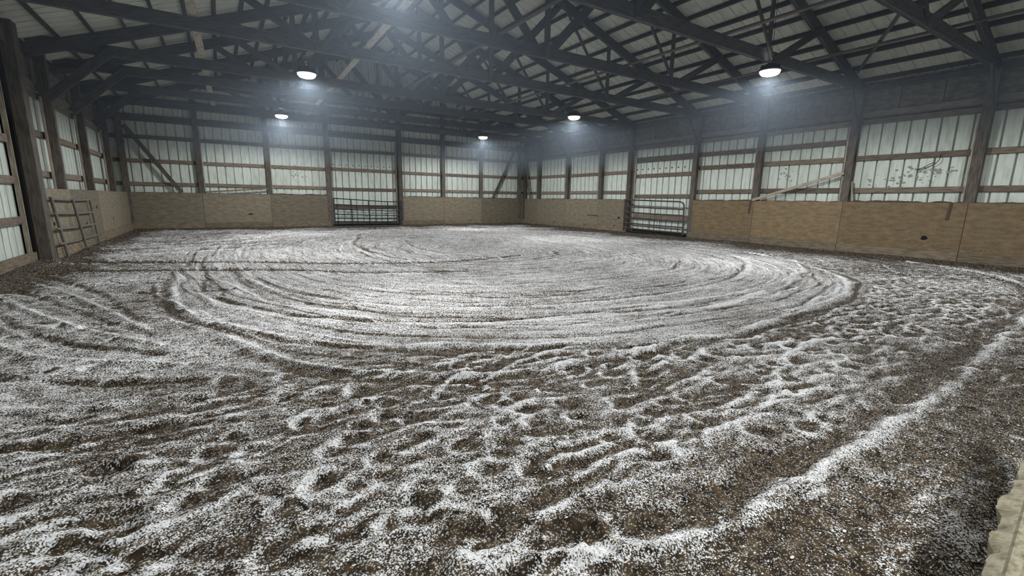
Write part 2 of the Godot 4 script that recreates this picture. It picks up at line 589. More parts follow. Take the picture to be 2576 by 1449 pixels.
	bytes.resize(NX * NZ * 4)
	bytes.fill(128)
	for k in NX * NZ:
		var v := clampi(int(clampf(cc[k], 0.035, 0.84) * 255.0), 0, 255)
		bytes[k * 4] = v
		bytes[k * 4 + 1] = v
		bytes[k * 4 + 2] = v
	var cover := Image.create_from_data(NX, NZ, false, Image.FORMAT_RGBA8, bytes)
	var soil := noise_texture(noise(0.05, 31, FastNoiseLite.TYPE_SIMPLEX_SMOOTH, 6), 1024, ramp([[0.0, Color(0.1, 0.08, 0.06)], [0.4, Color(0.21, 0.175, 0.13)], [0.65, Color(0.29, 0.245, 0.185)], [1.0, Color(0.42, 0.36, 0.28)]]))
	var flakes := noise_texture(noise(0.3, 32, FastNoiseLite.TYPE_SIMPLEX, 2), 1024, ramp([[0.0, Color(0.74, 0.735, 0.73)], [0.4, Color(0.92, 0.92, 0.92)], [1.0, Color(0.99, 0.99, 1.0)]]))
	var pixels := [[8, 8, 6, 4], [6, 6, 6, 4], [4, 4, 4, 4], [3, 3, 3, 3], [3, 3, 3, 3]]
	var fineness := [[1.6, 1.6, 0.8, 0.8], [0.8, 0.8, 0.8, 0.4], [0.4, 0.4, 0.4, 0.4], [0.4, 0.4, 0.4, 0.4], [0.4, 0.4, 0.4, 0.4]]
	var ground := ArrayMesh.new()
	for row in 5:
		for col in 4:
			var i0 := col * TC
			var j0: int = (4 - row) * TC
			var k: int = pixels[row][col]
			# the pale flakes: cells of random rank, those above what the ground lacks are covered
			var n := FastNoiseLite.new()
			n.noise_type = FastNoiseLite.TYPE_CELLULAR
			n.cellular_return_type = FastNoiseLite.RETURN_CELL_VALUE
			n.cellular_jitter = 1.0
			n.fractal_type = FastNoiseLite.FRACTAL_NONE
			n.frequency = [0.5, 0.5, 0.5, 0.5, 0.5][row]
			n.seed = 40 + row * 4 + col
			var side := TC * k
			var mask: Image = n.get_image(side, side)
			mask.convert(Image.FORMAT_RGBA8)
			var c := part_of(cover, i0, j0, k)
			mask.blend_rect(c, Rect2i(0, 0, side, side), Vector2i.ZERO)
			mask.adjust_bcs(1.0, 7.0, 1.0)
			mask.convert(Image.FORMAT_L8)
			var m := StandardMaterial3D.new()
			m.resource_name = "footing"
			m.albedo_texture = soil
			m.roughness = 0.95
			m.metallic_specular = 0.2
			m.uv1_scale = Vector3(1, 1, 1)
			m.detail_enabled = true
			m.detail_albedo = flakes
			m.detail_blend_mode = BaseMaterial3D.BLEND_MODE_MIX
			m.detail_uv_layer = BaseMaterial3D.DETAIL_UV_1
			m.detail_mask = ImageTexture.create_from_image(mask)
			ground_tile(ground, height, i0, j0, fineness[row][col], m)
	var o := MeshInstance3D.new()
	o.name = "floor"
	o.mesh = ground
	add_child(o)
	tag(o, "brown sand arena floor strewn with white flakes and combed into drag marks", "floor", "", "structure")
	var st := SurfaceTool.new()
	st.begin(Mesh.PRIMITIVE_TRIANGLES)
	for k in 8:
		quad(st, Vector3(XL + k * 2.35 - 0.3, -0.04, GZ + NZ * CELL - 0.03), Vector3(XL + k * 2.35 - 0.3, -0.04, ZF + 0.1), Vector3(XL + k * 2.35 + 2.05, -0.04, ZF + 0.1), Vector3(XL + k * 2.35 + 2.05, -0.04, GZ + NZ * CELL - 0.03))
	st.generate_normals()
	put(o, "aisle_ground", st.commit(), mats["dirt"])
	cc.clear()


func part_of(im: Image, i0: int, j0: int, k: int) -> Image:
	var mg := 3
	var big := Image.create_empty(TC + 2 * mg, TC + 2 * mg, false, im.get_format())
	big.blit_rect(im, Rect2i(i0 - mg, j0 - mg, TC + 2 * mg, TC + 2 * mg), Vector2i(maxi(0, mg - i0), maxi(0, mg - j0)))
	big.resize((TC + 2 * mg) * k, (TC + 2 * mg) * k, Image.INTERPOLATE_CUBIC)
	return big.get_region(Rect2i(mg * k, mg * k, TC * k, TC * k))


func ground_tile(into: ArrayMesh, height: Image, i0: int, j0: int, fine: float, m: Material) -> void:
	var mg := 5
	var r := Rect2i(i0 - mg, j0 - mg, TC + 2 * mg, TC + 2 * mg).intersection(Rect2i(0, 0, NX, NZ))
	var im := height.get_region(r)
	im.resize(int(r.size.x * fine), int(r.size.y * fine), Image.INTERPOLATE_CUBIC)
	var w := im.get_width()
	var data := im.get_data().to_float32_array()
	var p := CELL / fine
	var x0 := GX + r.position.x * CELL + 0.5 * p
	var z0 := GZ + r.position.y * CELL + 0.5 * p
	var s0 := int((i0 - r.position.x) * fine)
	var t0 := int((j0 - r.position.y) * fine)
	var count := int(TC * fine)
	var hmax := im.get_height() - 1
	if fine > 0.7:
		var grit := noise(9.0, 51, FastNoiseLite.TYPE_SIMPLEX, 2)
		for b in im.get_height():
			for a in w:
				data[b * w + a] += 0.005 * grit.get_noise_2d(x0 + a * p, z0 + b * p)
	# vertices: the near edge, every sample, the far edge
	var nw := count + 2
	var nh := count + 2
	var pos := PackedVector3Array()
	var nor := PackedVector3Array()
	var uv := PackedVector2Array()
	var idx := PackedInt32Array()
	pos.resize(nw * nh)
	nor.resize(nw * nh)
	uv.resize(nw * nh)
	idx.resize((nw - 1) * (nh - 1) * 6)
	for b in nh:
		var bf := clampf(t0 + b - 1.0, t0 - 0.5, t0 + count - 0.5)
		var b1 := clampi(floori(bf), 0, hmax) * w
		var b2 := clampi(ceili(bf), 0, hmax) * w
		var z := z0 + bf * p
		for a in nw:
			var af := clampf(s0 + a - 1.0, s0 - 0.5, s0 + count - 0.5)
			var a1 := clampi(floori(af), 0, w - 1)
			var a2 := clampi(ceili(af), 0, w - 1)
			var k := b * nw + a
			var x := x0 + af * p
			pos[k] = Vector3(x, 0.25 * (data[b1 + a1] + data[b1 + a2] + data[b2 + a1] + data[b2 + a2]), z)
			var l := data[b1 + maxi(a1 - 1, 0)]
			var rr := data[b1 + mini(a2 + 1, w - 1)]
			var u := data[maxi(b1 - w, 0) + a1]
			var d := data[mini(b2 + w, hmax * w) + a1]
			nor[k] = Vector3((l - rr) / (2 + a2 - a1), p, (u - d) / (2 + (b2 - b1) / w)).normalized()
			uv[k] = Vector2((x - GX - i0 * CELL) / (TC * CELL), (z - GZ - j0 * CELL) / (TC * CELL))
	var n := 0
	for b in nh - 1:
		for a in nw - 1:
			var k := b * nw + a
			idx[n] = k
			idx[n + 1] = k + 1
			idx[n + 2] = k + nw
			idx[n + 3] = k + 1
			idx[n + 4] = k + nw + 1
			idx[n + 5] = k + nw
			n += 6
	var arrays := []
	arrays.resize(Mesh.ARRAY_MAX)
	arrays[Mesh.ARRAY_VERTEX] = pos
	arrays[Mesh.ARRAY_NORMAL] = nor
	arrays[Mesh.ARRAY_TEX_UV] = uv
	arrays[Mesh.ARRAY_INDEX] = idx
	into.add_surface_from_arrays(Mesh.PRIMITIVE_TRIANGLES, arrays)
	into.surface_set_material(into.get_surface_count() - 1, m)


func ground_y(x: float, z: float) -> float:
	var i := clampi(int((x - GX) / CELL), 0, NX - 1)
	var j := clampi(int((z - GZ) / CELL), 0, NZ - 1)
	return hh[j * NX + i]


# ---------------------------------------------------------------- walls
func roof_y(x: float) -> float:      # underside of the roof sheets
	return 5.78 + SLOPE * (11.5 - RIDGE_X - absf(x - RIDGE_X)) + 0.255 + 0.09


# places along a wall: s runs along it, y up, d is the depth outwards from the kickboards' face
func on_wall(side: String, s: float, y: float, d: float) -> Vector3:
	match side:
		"right": return Vector3(XR + d, y, s)
		"left": return Vector3(XL - d, y, s)
		"back": return Vector3(s, y, ZB - d)
	return Vector3(s, y, ZF + d)


func wall_basis(side: String) -> Basis:
	match side:
		"right": return Basis(Vector3(0, 0, 1), Vector3.UP, Vector3(-1, 0, 0))
		"left": return Basis(Vector3(0, 0, -1), Vector3.UP, Vector3(1, 0, 0))
		"back": return Basis(Vector3(1, 0, 0), Vector3.UP, Vector3(0, 0, 1))
	return Basis(Vector3(-1, 0, 0), Vector3.UP, Vector3(0, 0, -1))


func sheets(parent: Node3D, side: String, s0: float, s1: float, y0: float, y1: float, d: float, called := "panel", gable := false, kind := "white_metal") -> void:
	var bs := wall_basis(side)
	var w := 0.915
	var s := s0
	while s < s1 - 0.02:
		var e := minf(s + w, s1)
		var from := e if side == "left" or side == "front" else s
		var t0 := y1
		var t1 := y1
		if gable:
			t0 = roof_y(s if side == "back" else e) - 0.02
			t1 = roof_y(e if side == "back" else s) - 0.02
		put(parent, called, ribbed(e - s, y0, t0, t1), mat(kind), Transform3D(bs, on_wall(side, from, 0, d)))
		s = e


func girt(parent: Node3D, side: String, s0: float, s1: float, y: float, d: float, h := 0.14, kind := "girt_wood", called := "girt") -> void:
	beam(parent, called, on_wall(side, s0, y + rng.randf_range(-0.012, 0.012), d), on_wall(side, s1, y + rng.randf_range(-0.012, 0.012), d), h, 0.04, mat(kind))


func post(parent: Node3D, side: String, s: float, y1: float, w := 0.15, d := 0.1) -> void:
	var outward := on_wall(side, 0, 0, 1) - on_wall(side, 0, 0, 0)
	beam(parent, "post", on_wall(side, s, -0.1, d), on_wall(side, s, y1, d), w, 0.15, mat("post_wood"), outward.cross(Vector3.UP))


func kick(parent: Node3D, side: String, s0: float, s1: float, d := 0.0) -> void:
	# a plywood sheet over a plank, with a ledge that holds the dust
	var g := 0.006
	beam(parent, "kickboard", on_wall(side, s0 + g, 0.87, d + 0.012), on_wall(side, s1 - g, 0.87, d + 0.012), 1.2, 0.022, mat("plywood_warm" if side == "right" and s0 > -12.0 else "plywood"))
	beam(parent, "plank", on_wall(side, s0 + g, 0.13, d - 0.01), on_wall(side, s1 - g, 0.13, d - 0.01), 0.28, 0.045, mat("base_wood"))
	beam(parent, "ledge", on_wall(side, s0 + g, 1.462, d + 0.1), on_wall(side, s1 - g, 1.462, d + 0.1), 0.03, 0.15, mat("post_wood"))


func dust(parent: Node3D, side: String, s0: float, s1: float, amount: float) -> void:
	# crumbled dirt and nest straw lying along the ledge
	var st := SurfaceTool.new()
	st.begin(Mesh.PRIMITIVE_TRIANGLES)
	var n := noise(1.6, int(s0 * 13.0) + 90, FastNoiseLite.TYPE_SIMPLEX_SMOOTH, 3)
	var steps := int((s1 - s0) / 0.04)
	var last := []
	for k in steps + 1:
		var s := lerpf(s0, s1, float(k) / steps)
		var hgt := amount * 0.55 * maxf(0.003, 0.035 + 0.07 * n.get_noise_1d(s) + 0.02 * rng.randf())
		var now := [on_wall(side, s, 1.477, 0.025), on_wall(side, s, 1.477 + hgt, 0.07), on_wall(side, s, 1.477 + hgt * 0.7, 0.12), on_wall(side, s, 1.477, 0.17)]
		if last.size():
			for i in 3:
				if side == "back": quad(st, last[i], last[i + 1], now[i + 1], now[i])
				elif side == "right": quad(st, now[i], now[i + 1], last[i + 1], last[i])
				else: quad(st, last[i], last[i + 1], now[i + 1], now[i])
		last = now
	st.generate_normals()
	var o := put(parent, "dust", st.commit(), mats["dirt"])
	o.set_meta("kind", "stuff")


func make_walls() -> void:
	# right-hand wall
	var w := structure("wall_right", "long side wall of white ribbed metal on timber girts over plywood kickboards", "wall")
	var zs := [-23.05, -21.37, -18.83, -16.33, -14.43, -11.23, -8.77, -6.13, -3.48, -0.95, ZF]
	for k in zs.size() - 1:
		var a: float = zs[k]
		var b: float = zs[k + 1]
		var door := k == 4
		if not door:
			sheets(w, "right", a, b, 0.0, 3.72, 0.235)
			kick(w, "right", a, b)
			if k > 0: dust(w, "right", a + 0.1, b - 0.1, [0, 0.7, 0.5, 0.5, 0, 0.9, 0.5, 1.2, 0.8, 0.3][k])
			girt(w, "right", a, b, 1.8, 0.19)
			girt(w, "right", a, b, 2.67, 0.19)
			if k == 5 or k == 6: girt(w, "right", a, b, 3.15, 0.19, 0.15)
		var x := a
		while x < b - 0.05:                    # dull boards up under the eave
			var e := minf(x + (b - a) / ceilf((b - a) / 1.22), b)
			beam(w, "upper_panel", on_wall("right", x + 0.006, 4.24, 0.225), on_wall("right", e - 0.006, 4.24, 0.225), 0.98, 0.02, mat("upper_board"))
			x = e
		girt(w, "right", a, b, 3.64, 0.18, 0.15)
		girt(w, "right", a, b, 3.86, 0.18, 0.15)
		girt(w, "right", a, b, 4.55, 0.19, 0.16, "truss_wood")
	for z in [-21.37, -18.83, -16.33, -8.77, -6.13, -3.48, -0.95]:
		post(w, "right", z, 4.5, 0.2, 0.09)
		beam(w, "post_strip", on_wall("right", z - 0.125, 1.48, 0.1), on_wall("right", z - 0.125, 3.5, 0.1), 0.04, 0.12, mat("pale_wood"), Vector3(0, 0, 1))
	for z in [-14.5, -11.22]:
		post(w, "right", z, 4.5, 0.19, 0.07)
	post(w, "right", -22.72, 4.5, 0.16, 0.06)
	# a mouse-gnawed hole and gouges in the kickboards
	for h in [[-4.18, 0.58, 0.07, 0.055], [-14.95, 0.66, 0.08, 0.05], [-15.2, 0.3, 0.03, 0.03]]:
		hole(w, "right", h[0], h[1], h[2], h[3])
	beam(w, "gouge", on_wall("right", -17.1, 0.72, -0.001), on_wall("right", -16.3, 0.7, -0.001), 0.05, 0.012, mats["dirt"])
	# stained drips below two posts
	for q in [[-8.87, 0.42, 0.07], [-3.78, 0.42, 0.06]]:
		beam(w, "post_foot", on_wall("right", q[0], 1.47, -0.005), on_wall("right", q[0] - 0.03, 1.47 - q[1], -0.005), 0.02, q[2], mats["dirt"], Vector3(1, 0, 0))
	# mud thrown at the sheets
	for c in [[-5.55, 2.02], [-5.15, 2.1], [-4.85, 2.18], [-4.55, 2.1], [-4.3, 2.22], [-4.0, 2.3], [-4.6, 2.3], [-5.0, 1.95]]:
		for k in 9:
			blot(w, "right", c[0] + rng.randfn(0, 0.09), c[1] + rng.randfn(0, 0.07), 0.229, rng.randf_range(0.015, 0.06))
	for k in 14:
		blot(w, "right", -7.9 + rng.randfn(0, 0.14), 2.25 + rng.randfn(0, 0.12), 0.229, rng.randf_range(0.015, 0.06))

	# back gable wall
	w = structure("wall_back", "far gable wall of white ribbed metal on timber girts over plywood kickboards", "wall")
	var xs := [XL - 0.28, -0.62, 1.86, 4.33, 7.77, 10.14, 12.43, XR + 0.26]
	for k in xs.size() - 1:
		var a: float = xs[k]
		var b: float = xs[k + 1]
		var door := k == 3
		if not door:
			sheets(w, "back", a, b, 0.0, 0.0, 0.235, "panel", true)
			kick(w, "back", maxf(a, -3.0), minf(b, XR))
			dust(w, "back", maxf(a, -3.0) + 0.1, minf(b, XR) - 0.1, [0.1, 0.3, 1.0, 0, 0.8, 0.8, 0.6][k])
			girt(w, "back", a, b, 1.8, 0.19)
			girt(w, "back", a, b, 2.67, 0.19)
			girt(w, "back", a, b, 3.56, 0.19)
		else:
			sheets(w, "back", a, b, 4.1, 0.0, 0.235, "panel", true)
		girt(w, "back", a, b, 4.26, 0.17, 0.26, "post_wood")
		girt(w, "back", a, b, 4.95, 0.19, 0.14, "post_wood")
		if k > 0 and k < 6: girt(w, "back", a, b, 5.65, 0.19, 0.14, "post_wood")
	for x in [-0.62, 1.86, 10.14, 12.43]:
		post(w, "back", x, roof_y(x) - 0.2, 0.19, 0.09)
		beam(w, "post_strip", on_wall("back", x + 0.115, 1.48, 0.12), on_wall("back", x + 0.115, 4.0, 0.12), 0.035, 0.1, mat("pale_wood"), Vector3(1, 0, 0))
	for x in [4.33, 7.78]:
		post(w, "back", x, roof_y(x) - 0.2, 0.2, 0.07)
	post(w, "back", -3.0, 4.4, 0.2, 0.06)
	post(w, "back", 14.98, 4.5, 0.22, 0.05)
	for k in 16:
		blot(w, "back", 2.9 + rng.randfn(0, 0.2), 2.4 + rng.randfn(0, 0.12), 0.229, rng.randf_range(0.02, 0.06))
	hole(w, "back", 1.05, 0.62, 0.1, 0.03)

	# left-hand wall, with the big sliding door towards the camera
	w = structure("wall_left", "near side wall of white ribbed metal on timber girts beside the tall sliding door", "wall")
	zs = [-22.75, -20.98, -17.75, -14.85, -12.95]
	for k in 4:
		var a: float = zs[k]
		var b: float = zs[k + 1]
		sheets(w, "left", a if k else -23.1, b, 0.0, 3.75, 0.23)
		kick(w, "left", a, b, -0.13)
		for y in [1.8, 2.67, 3.52]: girt(w, "left", a, b, y, 0.18)
		girt(w, "left", a, b, 3.72, 0.17, 0.15)
		girt(w, "left", a, b, 4.42, 0.18, 0.16, "truss_wood")
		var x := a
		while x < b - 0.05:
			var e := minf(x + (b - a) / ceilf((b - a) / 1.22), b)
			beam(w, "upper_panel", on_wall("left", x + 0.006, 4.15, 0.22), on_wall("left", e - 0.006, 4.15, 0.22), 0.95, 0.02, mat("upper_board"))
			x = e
	for z in [-20.98, -17.75, -14.85]:
		beam(w, "post", Vector3(-3.14, -0.1, z), Vector3(-3.14, 4.45, z), 0.14, 0.2, mat("post_wood"), Vector3(0, 0, 1))
		beam(w, "post_strip", Vector3(-3.22, 1.48, z + 0.09), Vector3(-3.22, 3.5, z + 0.09), 0.035, 0.05, mat("pale_wood"), Vector3(0, 0, 1))
	beam(w, "door_post", Vector3(-3.07, -0.1, -12.76), Vector3(-3.07, 4.5, -12.76), 0.3, 0.2, mat("post_wood"), Vector3(0, 0, 1))
	beam(w, "gap_shade_strip", Vector3(-3.225, -0.1, -12.72), Vector3(-3.225, 4.5, -12.72), 0.24, 0.1, mats["dark_gap"], Vector3(0, 0, 1))  # near-black strip: paints the shade of the gap between door and post
	beam(w, "door_header", Vector3(-3.12, 4.25, -12.6), Vector3(-3.12, 4.25, ZF), 0.3, 0.1, mat("post_wood"))
	sheets(w, "left", -12.95, ZF, 4.0, 4.6, 0.3)
	sheets(w, "left", -8.6, ZF, 0.0, 4.1, 0.235)
	for y in [0.85, 1.62, 2.38, 3.3]: girt(w, "left", -8.6, ZF, y, 0.19)
	beam(w, "plank", Vector3(-3.22, 0.1, -12.6), Vector3(-3.22, 0.1, ZF), 0.26, 0.08, mat("base_wood"))
	for q in [[-17.3, 1.02], [-15.9, 0.62], [-19.4, 0.6], [-13.2, 0.75]]:
		hole(w, "left", q[0], q[1], 0.045, 0.05, -0.133)

	# front wall, behind the camera
	w = structure("wall_front", "gable wall of white ribbed metal behind the camera", "wall")
	sheets(w, "front", XL - 0.25, XR + 0.25, 0.0, 0.0, 0.0, "panel", true)

	# the sliding doors
	var d := structure("door_1", "white metal sliding door with a row of round holes behind the far gate", "door")
	sheets(d, "back", 4.43, 7.68, 0.05, 4.12, 0.3)
	for y in [1.78, 2.69, 3.56]: girt(d, "back", 4.43, 7.68, y, 0.26)
	girt(d, "back", 4.43, 7.68, 0.95, 0.26, 0.18)
	girt(d, "back", 4.43, 7.68, 0.12, 0.26, 0.2)
	for x in [4.47, 7.64]: beam(d, "stile", on_wall("back", x, 0.05, 0.25), on_wall("back", x, 4.1, 0.25), 0.09, 0.05, mat("pale_wood"), Vector3(1, 0, 0))
	beam(d, "threshold", Vector3(4.45, 0.04, ZB - 0.04), Vector3(7.66, 0.04, ZB - 0.04), 0.13, 0.2, mats["dark_gap"])  # near-black beam along the foot of the door
	for k in 11: hole(d, "back", 4.63 + k * 0.3, 2.9, 0.024, 0.024, 0.292)
	for k in 14: blot(d, "back", 4.6 + rng.randf_range(0, 3.0), 0.55 + rng.randf_range(-0.1, 0.25), 0.292, rng.randf_range(0.04, 0.09))
	d = structure("door_2", "white metal sliding door with a row of round holes behind the rusty gate", "door")
	sheets(d, "right", -14.38, -11.33, 0.05, 3.75, 0.3)
	for y in [1.62, 2.49]: girt(d, "right", -14.38, -11.33, y, 0.26, 0.15)
	girt(d, "right", -14.38, -11.33, 3.15, 0.26, 0.22, "post_wood")
	girt(d, "right", -14.38, -11.33, 0.75, 0.26, 0.2)
	girt(d, "right", -14.38, -11.33, 0.1, 0.26, 0.2)
	for z in [-14.36, -11.37]: beam(d, "stile", on_wall("right", z, 0.05, 0.25), on_wall("right", z, 3.75, 0.25), 0.08, 0.05, mat("pale_wood"), Vector3(0, 0, 1))
	beam(d, "threshold", Vector3(XR + 0.02, 0.04, -14.4), Vector3(XR + 0.02, 0.04, -11.4), 0.16, 0.22, mats["dark_gap"])  # near-black beam low across the doorway
	for k in 9: hole(d, "right", -14.3 + k * 0.305, 2.76, 0.028, 0.028, 0.292)
	d = structure("door_3", "tall white metal sliding door with weathered girts at the edge of the picture", "door")
	sheets(d, "left", -12.6, -8.6, 0.12, 4.1, 0.23)
	for y in [0.85, 1.62, 2.38, 3.3]: girt(d, "left", -12.62, -8.6, y, 0.18, 0.15)
	beam(d, "edge_strip", Vector3(-3.27, 0.1, -12.56), Vector3(-3.27, 4.1, -12.56), 0.03, 0.08, mat("pale_wood"), Vector3(0, 0, 1))


func hole(parent: Node3D, side: String, s: float, y: float, r: float, ry: float, d := -0.002) -> void:
	# a ragged opening with a dark inside: a shallow disc set just proud of the board
	var st := SurfaceTool.new()
	st.begin(Mesh.PRIMITIVE_TRIANGLES)
	var n := 12
	var ring := []
	for k in n:
		var a := TAU * k / n
		var f := 1.0 if r < 0.035 else rng.randf_range(0.78, 1.12)
		ring.append(Vector3(cos(a) * r * f, sin(a) * ry * f, 0))
	for k in n:
		var a: Vector3 = ring[k]
		var b: Vector3 = ring[(k + 1) % n]
		tri(st, Vector3(0, 0, 0.003), b + Vector3(0, 0, 0.002), a + Vector3(0, 0, 0.002))
		quad(st, a + Vector3(0, 0, 0.002), b + Vector3(0, 0, 0.002), b + Vector3(0, 0, -0.004), a + Vector3(0, 0, -0.004))
	st.generate_normals()
	put(parent, "hole", st.commit(), mats["dark_gap"], Transform3D(wall_basis(side), on_wall(side, s, y, d)))


func blot(parent: Node3D, side: String, s: float, y: float, d: float, r: float) -> void:
	# a dried splash of mud, a low ragged crust
	var st := SurfaceTool.new()
	st.begin(Mesh.PRIMITIVE_TRIANGLES)
	var n := 11
	var ring := []
	for k in n:
		var a := TAU * k / n
		var f := rng.randf_range(0.45, 1.1)
		ring.append(Vector3(cos(a) * r * f, sin(a) * r * f * 0.7, 0))
	for k in n:
		tri(st, Vector3(0, 0, 0.006), ring[(k + 1) % n] + Vector3(0, 0, -0.002), ring[k] + Vector3(0, 0, -0.002))
	st.generate_normals()
	put(parent, "mud_splash", st.commit(), mats["mud"], Transform3D(wall_basis(side), on_wall(side, s, y, d)))


# ---------------------------------------------------------------- roof
func make_roof() -> void:
	var c := structure("ceiling", "underside of the pitched metal roof on dark timber purlins", "ceiling")
	for s in [-1.0, 1.0]:
		var run := 9.75 if s < 0 else 9.3
		var down := Vector3(s, -SLOPE, 0).normalized()
		var up := Vector3(SLOPE * s, 1, 0).normalized()
		var ridge := Vector3(RIDGE_X, roof_y(RIDGE_X), 0)
		# sheets run from ridge to eave: local y up the slope, the room on local +z
		var yy := -down
		var zz := -up
		var xx := yy.cross(zz)
		var l := run / absf(down.x)
		var z := -23.2
		while z < ZF + 0.3:
			var wd := minf(0.915, ZF + 0.3 - z)
			var from := Vector3(ridge.x, ridge.y, z if xx.z > 0 else z + wd)
			put(c, "roof_panel", ribbed(wd, -l, 0.0, 0.0, 0.2), mat("roof_metal"), Transform3D(Basis(xx, yy, zz), from))
			z += wd
			if wd < 0.3: break
		var k := 0
		while k * 0.63 < l - 0.1:
			var p := ridge + down * (0.08 + k * 0.63) - up * 0.058
			beam(c, "purlin", Vector3(p.x, p.y, -23.1), Vector3(p.x, p.y, ZF + 0.2), 0.115, 0.06, mat("purlin_wood"), up)
			k += 1


# ---------------------------------------------------------------- trusses
func chord_low(x: float) -> float:   # lower edge of the top chords
	return 5.78 + SLOPE * (11.5 - RIDGE_X - absf(x - RIDGE_X))


func make_trusses() -> void:
	var labels := [
		"dark timber roof truss over the far right-hand post, nearest of the trusses in view",
		"dark timber roof truss landing on the post above the leaning pale plank's upper end",
		"dark timber roof truss landing on the post at the leaning pale plank's lower end",
		"dark timber roof truss landing on the near post of the rusty gate",
		"dark timber roof truss landing on the far post of the rusty gate",
		"dark timber roof truss on the first post beyond the rusty gate",
		"dark timber roof truss on the second post beyond the rusty gate",
		"dark timber roof truss hard against the far gable wall, last in the row"]
	for k in TRUSS_Z.size():
		var z: float = TRUSS_Z[k]
		var t := thing("roof_truss", Vector3(RIDGE_X, CHORD_Y, z), labels[k], "truss", "roof trusses across the arena")
		truss(t, z, k == 7)


func truss(t: Node3D, z: float, last: bool) -> void:
	var d := 0.045
	# doubled bottom chord with a butt joint, doubled top chords
	for s in [-1, 1]:
		var zz: float = z + s * 0.024
		var j: float = RIDGE_X + s * 1.9
		beam(t, "bottom_chord", Vector3(XL - 0.1, CHORD_Y + 0.12, zz), Vector3(j, CHORD_Y + 0.12, zz), 0.24, d, mat("truss_wood"))
		beam(t, "bottom_chord", Vector3(j + 0.004, CHORD_Y + 0.12, zz), Vector3(XR + 0.12, CHORD_Y + 0.12, zz), 0.24, d, mat("truss_wood"))
	for s in [-1.0, 1.0]:
		var xe := XL - 0.12 if s < 0 else XR + 0.14
		var up := Vector3(SLOPE * s, 1, 0).normalized()
		var a := Vector3(RIDGE_X, chord_low(RIDGE_X), z) + up * 0.12
		var b := Vector3(xe, chord_low(xe), z) + up * 0.12
		for q in [-0.024, 0.024]:
			beam(t, "top_chord", a + Vector3(0, 0, q), b + Vector3(0, 0, q), 0.26, d, mat("truss_wood"))
	var mx := 6.36
	# webs, sandwiched on the faces of the chords
	beam(t, "king_post", Vector3(mx, CHORD_Y + 0.02, z + 0.072), Vector3(mx, chord_low(mx) + 0.2, z + 0.072), 0.15, 0.04, mat("truss_wood"), Vector3(1, 0, 0))
	for s in [-1.0, 1.0]:
		var n := Vector3(mx + s * 2.36, chord_low(mx + s * 2.36) + 0.12, z)
		beam(t, "web", Vector3(mx + s * 0.1, CHORD_Y + 0.1, z - 0.072), n + Vector3(0, 0, -0.072), 0.2, 0.04, mat("truss_wood"), Vector3(1, 0, 0))
		beam(t, "web", n + Vector3(s * -0.05, 0, 0.072), Vector3(mx + s * 4.24, CHORD_Y + 0.08, z + 0.072), 0.09, 0.04, mat("truss_wood"), Vector3(1, 0, 0))
		beam(t, "web", Vector3(mx + s * 4.3, CHORD_Y + 0.04, z - 0.072), Vector3(mx + s * 4.3, chord_low(mx + s * 4.3) + 0.18, z - 0.072), 0.13, 0.04, mat("truss_wood"), Vector3(1, 0, 0))
		beam(t, "web", Vector3(mx + s * 4.34, CHORD_Y + 0.06, z + 0.072), Vector3(mx + s * 6.2, chord_low(mx + s * 6.2) + 0.1, z + 0.072), 0.16, 0.04, mat("truss_wood"), Vector3(1, 0, 0))
	# short knee braces down to the posts
	if not last:
		beam(t, "knee_brace", Vector3(14.45, CHORD_Y + 0.02, z + 0.1), Vector3(15.24, 3.5, z + 0.1), 0.09, 0.04, mat("truss_wood"), Vector3(1, 0, 0))
		if z < -12.0:
			beam(t, "knee_brace", Vector3(-1.8, CHORD_Y + 0.12, z + 0.1), Vector3(-3.0, 3.42, z + 0.1), 0.19, 0.04, mat("truss_wood"), Vector3(1, 0, 0))


# ---------------------------------------------------------------- gates
func rail(t: Node3D, called: String, pts: Array, r: float, m: Material) -> void:
	var local := []
	var mid := Vector3.ZERO
	for p in pts: mid += p / pts.size()
	for p in pts: local.append(p - mid)
	put(t, called, tube(local, r), m, Transform3D(Basis(), mid))


